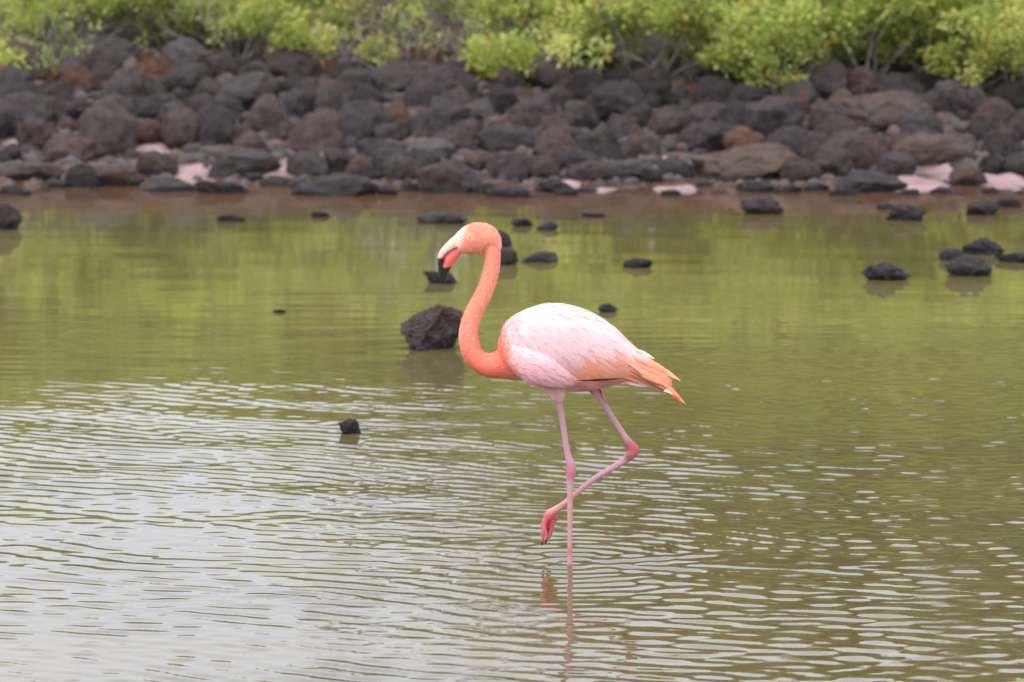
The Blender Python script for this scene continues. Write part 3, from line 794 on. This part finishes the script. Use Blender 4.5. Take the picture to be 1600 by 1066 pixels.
sweep(V, Fc, [(929,606,YF,6.2,6),(936,620,YF,5.6,5.4),(947,638,YF,5.0,4.8),(959,657,YF,4.7,4.6),(972,677,YF,4.8,4.7),(983,694,YF,5.6,5.5),(990,703,YF,8.0,7),(993,710,YF,8.6,7.2),(987,718,YF,7.6,6.6),(975,727,YF,6.2,5.6),(958,738,YF,5.2,5),
              (930,755,YF,4.8,4.7),(905,776,YF,4.7,4.6),(885,793,YF,5.0,4.9),(870,804,YF,6.2,6),(861,811,YF,8.5,8),(857,818,YF,8,8)], 4, 12)
for (x2, y2, x3, y3, dy, w) in ((850.5,838,847.5,860,-10,3.5), (863.5,836,858,852,2,3.6), (857.5,842,853.2,861,14,3.2)):   # raised toes hang folded
    sweep(V, Fc, [(860,812,YF,5.5,5.5),(x2,y2-12,YF+dy*.5/S,w+1.2,w+1),(x2,y2,YF+dy/S,w,w),(x3,y3,YF+dy*.8/S,2.0,2.0)], 4, 10)
sweep(V, Fc, [(864,810,YF,3,3),(870,816,YF,2.6,2.6),(872,823,YF,1.5,1.5)], 3, 8)

raw = mesh_obj('body_raw', V, Fc, None)
md = raw.modifiers.new('remesh', 'REMESH'); md.mode = 'VOXEL'; md.voxel_size = 0.0030
sm = raw.modifiers.new('smooth', 'SMOOTH'); sm.factor = 0.5; sm.iterations = 5
dg = bpy.context.evaluated_depsgraph_get()
me = bpy.data.meshes.new_from_object(raw.evaluated_get(dg), depsgraph=dg)
me.name = 'body'
bpy.data.objects.remove(raw)
co = np.empty(len(me.vertices) * 3, np.float32); me.vertices.foreach_get('co', co); co = co.reshape(-1, 3)

SALMON = np.array(srgb(255, 160, 134)); CORAL = np.array(srgb(255, 134, 110)); PALE = np.array(srgb(247, 206, 207)); PINK = np.array(srgb(234, 176, 182))
BELLY = np.array(srgb(224, 140, 152)); ORANGE = np.array(srgb(255, 144, 94)); PEACH = np.array(srgb(255, 176, 148)); LEGC = np.array(srgb(202, 152, 168)); JOINT = np.array(srgb(192, 92, 100))
LOWLEG = np.array(srgb(206, 150, 148)); WHITE = np.array(srgb(252, 240, 240)); FOOT = np.array(srgb(208, 98, 104)); DARK = np.array(srgb(70, 50, 54))
def seg_mask(px, py, x, y, r, soft): return 1 - ss(r, r + soft, np.hypot(px - x, py - y))
def body_cols(co):
    px = co[:, 0] * S + 891; py = 885 - co[:, 2] * S
    wob = 3.0 * np.sin(py * 0.21) + 2.0 * np.sin(px * 0.33 + py * 0.1)
    def mixc(c, d, t): return c * (1 - t[:, None]) + d * t[:, None]
    c = np.tile(SALMON, (len(co), 1))
    c = mixc(c, CORAL, ss(500, 575, py) * (1 - ss(785, 800, px)))
    c = mixc(c, CORAL, seg_mask(px, py, 738, 362, 8, 18) * 0.5)
    # face: bare pale skin before the eye
    c = mixc(c, np.array(srgb(248, 210, 190)), (1 - ss(715, 729, px + 0.25 * (py - 375))) * (1 - ss(404, 410, py)))
    c = mixc(c, np.array(srgb(252, 184, 140)), seg_mask(px, py, 734.7, 366.5, 4.0, 4.5) * 0.7)
    # torso
    front = 783 + 0.30 * np.clip(py - 515, 0, 100) + wob
    t = ss(front - 5, front + 12, px) * (py < 640)
    tc = np.tile(PALE, (len(co), 1))
    tc = mixc(tc, PINK, ss(548, 575, py))
    tc = mixc(tc, BELLY, ss(590, 604, py) * ss(880, 905, px))
    tc = mixc(tc, PEACH, ss(965, 1000, px) * 0.9)
    tc = mixc(tc, WHITE, ss(608, 618, py) * (1 - ss(885, 892, px)))
    c = mixc(c, tc, t)
    legm = ss(620, 626, py + 0.0 * px) * (px < 900) + ss(612, 616, py) * (px >= 900)
    legm = np.clip(legm, 0, 1) * (py > 600)
    lc = np.tile(LEGC, (len(co), 1))
    lc = mixc(lc, LOWLEG, ss(750, 790, py))
    lc = mixc(lc, JOINT, seg_mask(px, py, 893, 738, 7, 12) * 0.55)
    lc = mixc(lc, JOINT, seg_mask(px, py, 992, 707, 9, 14) * 0.9)
    lc = mixc(lc, DARK, seg_mask(px, py, 984, 721, 2, 7) * 0.55)
    lc = mixc(lc, FOOT, ss(800, 815, py) * (1 - ss(868, 884, px)))
    lc = mixc(lc, DARK, ss(850, 857, py) * (px < 870))
    lc = mixc(lc, JOINT, seg_mask(px, py, 891, 864, 2, 8) * 0.5)
    return mixc(c, lc, legm)
set_cols(me, body_cols(co))
me.polygons.foreach_set('use_smooth', np.ones(len(me.polygons), dtype=bool))
me.materials.append(M_SKIN)
body = link(bpy.data.objects.new('body', me), flam)
bvh = BVHTree.FromPolygons([Vector(v) for v in co], [tuple(p.vertices) for p in me.polygons])

# bill: two mandibles bent down in the middle
def col_mesh(name, spec, colf, mat, n=6, sides=18):
    V, Fc = [], []
    sweep(V, Fc, spec, n, sides)
    a = np.array([tuple(v) for v in V])
    return mesh_obj(name, V, Fc, mat, flam, cols=colf(a[:, 0] * S + 891, 885 - a[:, 2] * S))
BLACK = np.array(srgb(38, 36, 38)); BILLW = np.array(srgb(242, 196, 182)); BILLP = np.array(srgb(244, 190, 180)); BILLR = np.array(srgb(246, 112, 104))
def upper_col(px, py):
    t = ss(391, 397, py)[:, None]; c = BILLW * (1 - t) + BILLP * t
    t = ss(399.5, 403, py + 0.10 * (px - 690))[:, None]
    return c * (1 - t) + BLACK * t
def lower_col(px, py):
    t = ss(413, 416.5, py + 0.12 * (px - 705))[:, None]
    c = BILLR * (1 - t) + BLACK * t
    return c
col_mesh('upper_bill', [(722,376,0,12,11),(714,378,0,11.5,10.5),(705,383.5,0,9.6,9),(697,389.5,0,7.6,8),(690.8,396,0,6.1,7.2),(688.2,403,0,4.7,6.6),(687.8,413,0,4.0,6.0),(688.6,424,0,3.7,5.2),(690.2,434,0,3.0,4),(691.8,441,0,1.6,2.2),(692.4,444,0,0.4,0.6)], upper_col, M_BILL)
col_mesh('lower_bill', [(722,387,0,5,7),(715,390.5,0,7.4,8.6),(708,397,0,9.0,9.4),(701.8,405,0,9.0,9.2),(698.2,413.5,0,7.2,8),(695.8,422,0,5.4,6.6),(694.2,431,0,3.9,4.8),(693,439,0,1.8,2.6),(692.6,442,0,0.5,0.8)], lower_col, M_BILL)
# dark gape line between the mandibles, on both cheeks
def gape():
    V, Fc = [], []
    for sg in (-1, 1):
        sweep(V, Fc, [(719,383.2,sg*9.6/S,0.5,0.5),(711,385.4,sg*9.9/S,0.75,0.9),(703.5,389.5,sg*9.4/S,0.8,0.9),(697.5,394.5,sg*8.6/S,0.9,0.9),(694,400,sg*7.9/S,0.9,0.9),(692.6,408,sg*7.2/S,0.8,0.9)], 5, 8)
    mesh_obj('gape_line', V, Fc, flat_mat('gape_dark', srgb(92, 58, 58), 0.5), flam)
gape()
M_IRIS, M_PUPIL = flat_mat('iris_yellow', srgb(238, 208, 120), 0.2), flat_mat('pupil_black', srgb(28, 22, 20), 0.1)
for sg in (-1, 1):
    hit = bvh.ray_cast(B(734.7, 366.5, sg * 0.2), Vector((0, -sg, 0)))[0]
    bm = bmesh.new(); bmesh.ops.create_uvsphere(bm, u_segments=16, v_segments=10, radius=2.6 / S)
    m2 = bpy.data.meshes.new('eye'); bm.to_mesh(m2); bm.free()
    m2.polygons.foreach_set('use_smooth', np.ones(len(m2.polygons), dtype=bool)); m2.materials.append(M_IRIS)
    eye = link(bpy.data.objects.new('eye', m2), flam); eye.location = hit + Vector((0, -sg * 1.3 / S, 0))
    bm = bmesh.new(); bmesh.ops.create_uvsphere(bm, u_segments=12, v_segments=8, radius=1.0 / S)
    m3 = bpy.data.meshes.new('pupil'); bm.to_mesh(m3); bm.free()
    m3.polygons.foreach_set('use_smooth', np.ones(len(m3.polygons), dtype=bool)); m3.materials.append(M_PUPIL)
    pu = link(bpy.data.objects.new('pupil', m3), eye); pu.location = (-0.3 / S, sg * 2.05 / S, 0)

# contour feathers laid over the torso, shingled from front to back
PPALE = np.array(srgb(252, 222, 214)); OR2 = np.array(srgb(255, 162, 122))
def wing_col(px, py, rnd):
    c = PALE.copy()
    t = float(ss(540, 576, py + 0.12 * (870 - px))); c = c * (1 - t) + PINK * t
    thr = np.interp(px, [895, 915, 940, 958, 990, 1030], [560, 548, 562, 548, 543, 556]) + rnd.uniform(-7, 7)
    o = float(ss(thr - 8, thr + 14, py) * ss(892, 912, px))
    oc = ORANGE * 0.5 + OR2 * 0.5 if px < 938 else OR2 * 0.5 + PEACH * 0.5
    u = rnd.random(); oc = oc * (1 - 0.5 * u) + PEACH * 0.5 * u
    c = c * (1 - o) + oc * o
    t = float(ss(590, 597, py) * ss(885, 905, px) * (1 - ss(960, 985, px))); c = c * (1 - t) + BELLY * t
    t = float(1 - ss(786, 806, px - 0.25 * max(py - 520, 0))); c = c * (1 - 0.45 * t) + SALMON * 0.45 * t
    if rnd.random() < 0.12: c = c * 0.6 + np.array(srgb(248, 192, 180)) * 0.4
    return c * rnd.uniform(0.965, 1.03)

def feather_side(sg, seed):
    rnd = random.Random(seed)
    LV, LF, LC = [], [], []
    roots = []
    x = 788.0
    while x < 1040:
        y = 476.0
        while y < 612:
            roots.append((x + rnd.uniform(-4, 4), y + rnd.uniform(-4, 4))); y += 10.5
        x += 9.5
    roots.sort(key=lambda r: -r[0])
    for px, py in roots:
        o = B(px, py, sg * 0.4)
        hit, nrm, _, _ = bvh.ray_cast(o, Vector((0, -sg, 0)))
        if hit is None: continue
        if py > 606 - 0.0 and px < 895: continue
        if px < 783 + 0.30 * max(py - 515, 0) + 6: continue
        arm = math.hypot((px - 848) / 62.0, (py - 572 - 0.33 * (px - 848)) / 21.0) < 1
        ang = np.interp(px, [785, 830, 880, 920, 960, 1030], [58, 60, 54, 40, 30, 30]) * (1.0 if py > 500 else 0.85)
        if arm: ang = 34
        d = Vector((math.cos(R(ang)), 0, -math.sin(R(ang)))) + Vector((rnd.gauss(0, .06), 0, rnd.gauss(0, .06)))
        L = rnd.uniform(0.046, 0.064) * (0.8 if arm else np.interp(px, [790, 860, 915, 960, 1030], [0.75, 1.15, 1.35, 1.6, 1.2])); W = L * rnd.uniform(0.15, 0.20) * (0.7 if px > 915 else 1.0)
        col = wing_col(px + math.cos(R(ang)) * L * S * 0.5, py + math.sin(R(ang)) * L * S * 0.5, rnd)
        p, n = hit.copy(), nrm.copy()
        if n.y * sg < 0: n = -n
        b = len(LV); seg = 7; prof = [0.35, 0.75, 0.95, 1.0, 0.94, 0.74, 0.40, 0.06]
        for i in range(seg + 1):
            t = i / seg
            dt = (d - n * d.dot(n)).normalized()
            sd = n.cross(dt)
            lift = 0.0004 + 0.0018 * t
            w = W * prof[i]
            for q in (-1, 0, 1):
                LV.append(p + sd * q * w + n * (lift + (0.0011 if q == 0 else 0.0)))
                k = 1.0 if q == 0 else 0.985
                LC.append(tuple(col * k * (0.97 + 0.05 * t)))
            step = p + dt * (L / seg)
            loc, nn, _, dist = bvh.find_nearest(step)
            if loc is None: break
            if nn.dot(n) < 0: nn = -nn
            if dist < 0.008: p, n = loc, (n * 0.4 + nn * 0.6).normalized()
            else: p = step
        for i in range(seg):
            a = b + i * 3
            LF.append((a, a + 1, a + 4, a + 3)); LF.append((a + 1, a + 2, a + 5, a + 4))
    o = mesh_obj('wing_coverts', LV, np.array(LF), M_FEATHER, flam, cols=LC)
    o['kind'] = 'stuff'
feather_side(-1, 1); feather_side(1, 2)

# long plumes of the folded wings and the tail
_pn = [0]
def plume(x0, y0, x1, y1, w, ya, yb, c0, c1, arch=7, tilt=0.35, name='wing_plume', drape=True):
    n = 18
    _pn[0] += 1
    rnd = random.Random(_pn[0])
    sgn = -1 if ya <= 0 else 1
    P0, P1 = B(x0, y0, ya), B(x1, y1, yb)
    mid = (P0 + P1) / 2 + Vector((0, 0, arch / S))
    V, C, Fc = [], [], []
    lastoff = None
    for i in range(n + 1):
        t = i / n
        p = P0 * (1 - t) ** 2 + mid * 2 * t * (1 - t) + P1 * t * t
        tg = ((mid - P0) * (1 - t) + (P1 - mid) * t).normalized()
        if drape:                                                    # lie on the flank as far as it reaches
            hit = bvh.ray_cast(Vector((p.x, sgn * 0.4, p.z)), Vector((0, -sgn, 0)))[0]
            if hit is not None and hit.y * sgn > 0 and t < 0.9:
                y = hit.y + sgn * (0.0015 + 0.0045 * t + 0.0003 * _pn[0])
                lastoff = (t, y)
            elif lastoff is not None:
                k = (t - lastoff[0]) / max(1e-6, 1 - lastoff[0])
                y = lastoff[1] * (1 - k) + yb * k
            else: y = p.y
            p.y = y
        nrm = Vector((0, sgn * math.cos(tilt), math.sin(tilt))); nrm = (nrm - tg * nrm.dot(tg)).normalized()
        sd = nrm.cross(tg)
        ww = w / 2 / S * min(1.0, 0.06 + 2.4 * t) * (1 - max(0, (t - 0.55) / 0.45) ** 1.6 * 0.96)
        th = 0.0016 * (1 - 0.7 * t)
        col = c0 * (1 - t) + c1 * t
        for a, hh, k in ((-1, 0, .98), (-.5, .09, 1.0), (0, .13, 1.02), (.5, .09, 1.0), (1, 0, .98), (0, .13, .97)):
            dv = sd * ww * a + nrm * (ww * hh + (th if hh and k >= 1 else -th * 0.4))
            V.append(p + dv); C.append(tuple(col * k * rnd.uniform(.97, 1.03)))
    m = 6
    for i in range(n):
        for k in range(m):
            a, b2 = i * m + k, i * m + (k + 1) % m
            Fc.append((a, b2, b2 + m, a + m))
    Fc.append(tuple(reversed(range(m)))); Fc.append(tuple(n * m + k for k in range(m)))
    return mesh_obj(name, V, Fc, M_FEATHER, flam, cols=C)
PL = [(985,549,1036,577,13,-.04,-.02,PALE,PEACH,1),(980,541,1025,561,9,-.03,-.01,PALE,PPALE,1),(995,560,1067,597,10,-.045,-.012,PEACH,PEACH),(990,556,1056,592,14,-.05,-.02,PEACH,OR2),
      (975,588,1054,616,15,-.055,-.03,PEACH,PPALE),(985,575,1048,606,17,-.055,-.035,OR2,OR2),(985,572,1066,623,17,-.06,-.03,OR2,ORANGE),(980,564,1074.5,633,17,-.06,-.022,PEACH,ORANGE),(985,582,1060,618,14,-.05,-.01,OR2,PEACH)]
for a in PL: plume(*a)
for (x0,y0,x1,y1,w,ya,yb,c0,c1,*_) in PL[2:9:2]: plume(x0+2, y0, x1-9, y1-4, w, -ya, -yb, c0, c1, 3)
for dy, x1, y1 in ((-.02,1020,604),(0,1030,602),(.02,1024,600)): plume(960, 590, x1, y1, 18, dy, dy, PINK, PPALE, 0, 1.0, 'tail_feather', False)
BK = np.array(srgb(42, 32, 34))
plume(900, 590, 976, 588.5, 3.0, -.090, -.072, BK, BK, -1, 0.3, 'flight_feather')['label'] = 'black flight feather edge showing under the folded wing'

# short feathers all over neck and head, so that the outline is soft
NECK = catmull([B(x, y) for x, y in ((742,350),(757,362),(768,385),(769.3,407),(766,428),(759.5,449),(750.5,468),(740,488),(733.5,508),(731.5,528),(736.5,549.5),(748,564.5),(765,571),(784,569.5),(806,562),(830,556))], 8)
def neck_feathers():
    rnd = random.Random(77)
    LV, LF, LC, RT = [], [], [], []
    me2 = body.data
    nv = len(me2.vertices)
    NK = np.array([tuple(p) for p in NECK])
    n = 0
    while n < 5200:
        i = rnd.randrange(nv)
        v = me2.vertices[i]
        px, py = v.co.x * S + 891, 885 - v.co.z * S
        if py > 600 or px > 812 or px < 722 or (px < 729 and py < 405) or math.hypot(px - 734.7, py - 366.5) < 6: continue
        n += 1
        k = int(np.argmin(((NK - np.array(tuple(v.co))) ** 2).sum(1)))
        tg = (NECK[min(k + 1, len(NECK) - 1)] - NECK[max(k - 1, 0)]).normalized()
        nr = v.normal
        d = (tg - nr * tg.dot(nr))
        if d.length < 1e-4: continue
        d = (d.normalized() + Vector((rnd.gauss(0, .12), rnd.gauss(0, .12), rnd.gauss(0, .12)))).normalized()
        sd = nr.cross(d).normalized()
        L = rnd.uniform(0.008, 0.015) * (0.75 if py < 410 else 1.0); w = L * 0.22
        b = len(LV); lift = rnd.uniform(0.0006, 0.0026)
        LV.extend((v.co + nr * 0.0002, v.co + d * L * 0.5 + sd * w + nr * lift * 0.6, v.co + d * L + nr * lift, v.co + d * L * 0.5 - sd * w + nr * lift * 0.6))
        LF.append((b, b + 1, b + 2, b + 3)); RT.append(i); RT.extend([i] * 3)
    cc = body_cols(co[np.array(RT)])
    jit = np.repeat(np.random.default_rng(4).uniform(0.92, 1.10, len(LF)), 4)[:, None]
    o = mesh_obj('neck_feathers', LV, np.array(LF), M_FEATHER, flam, cols=cc * jit)
    o['kind'] = 'stuff'
neck_feathers()
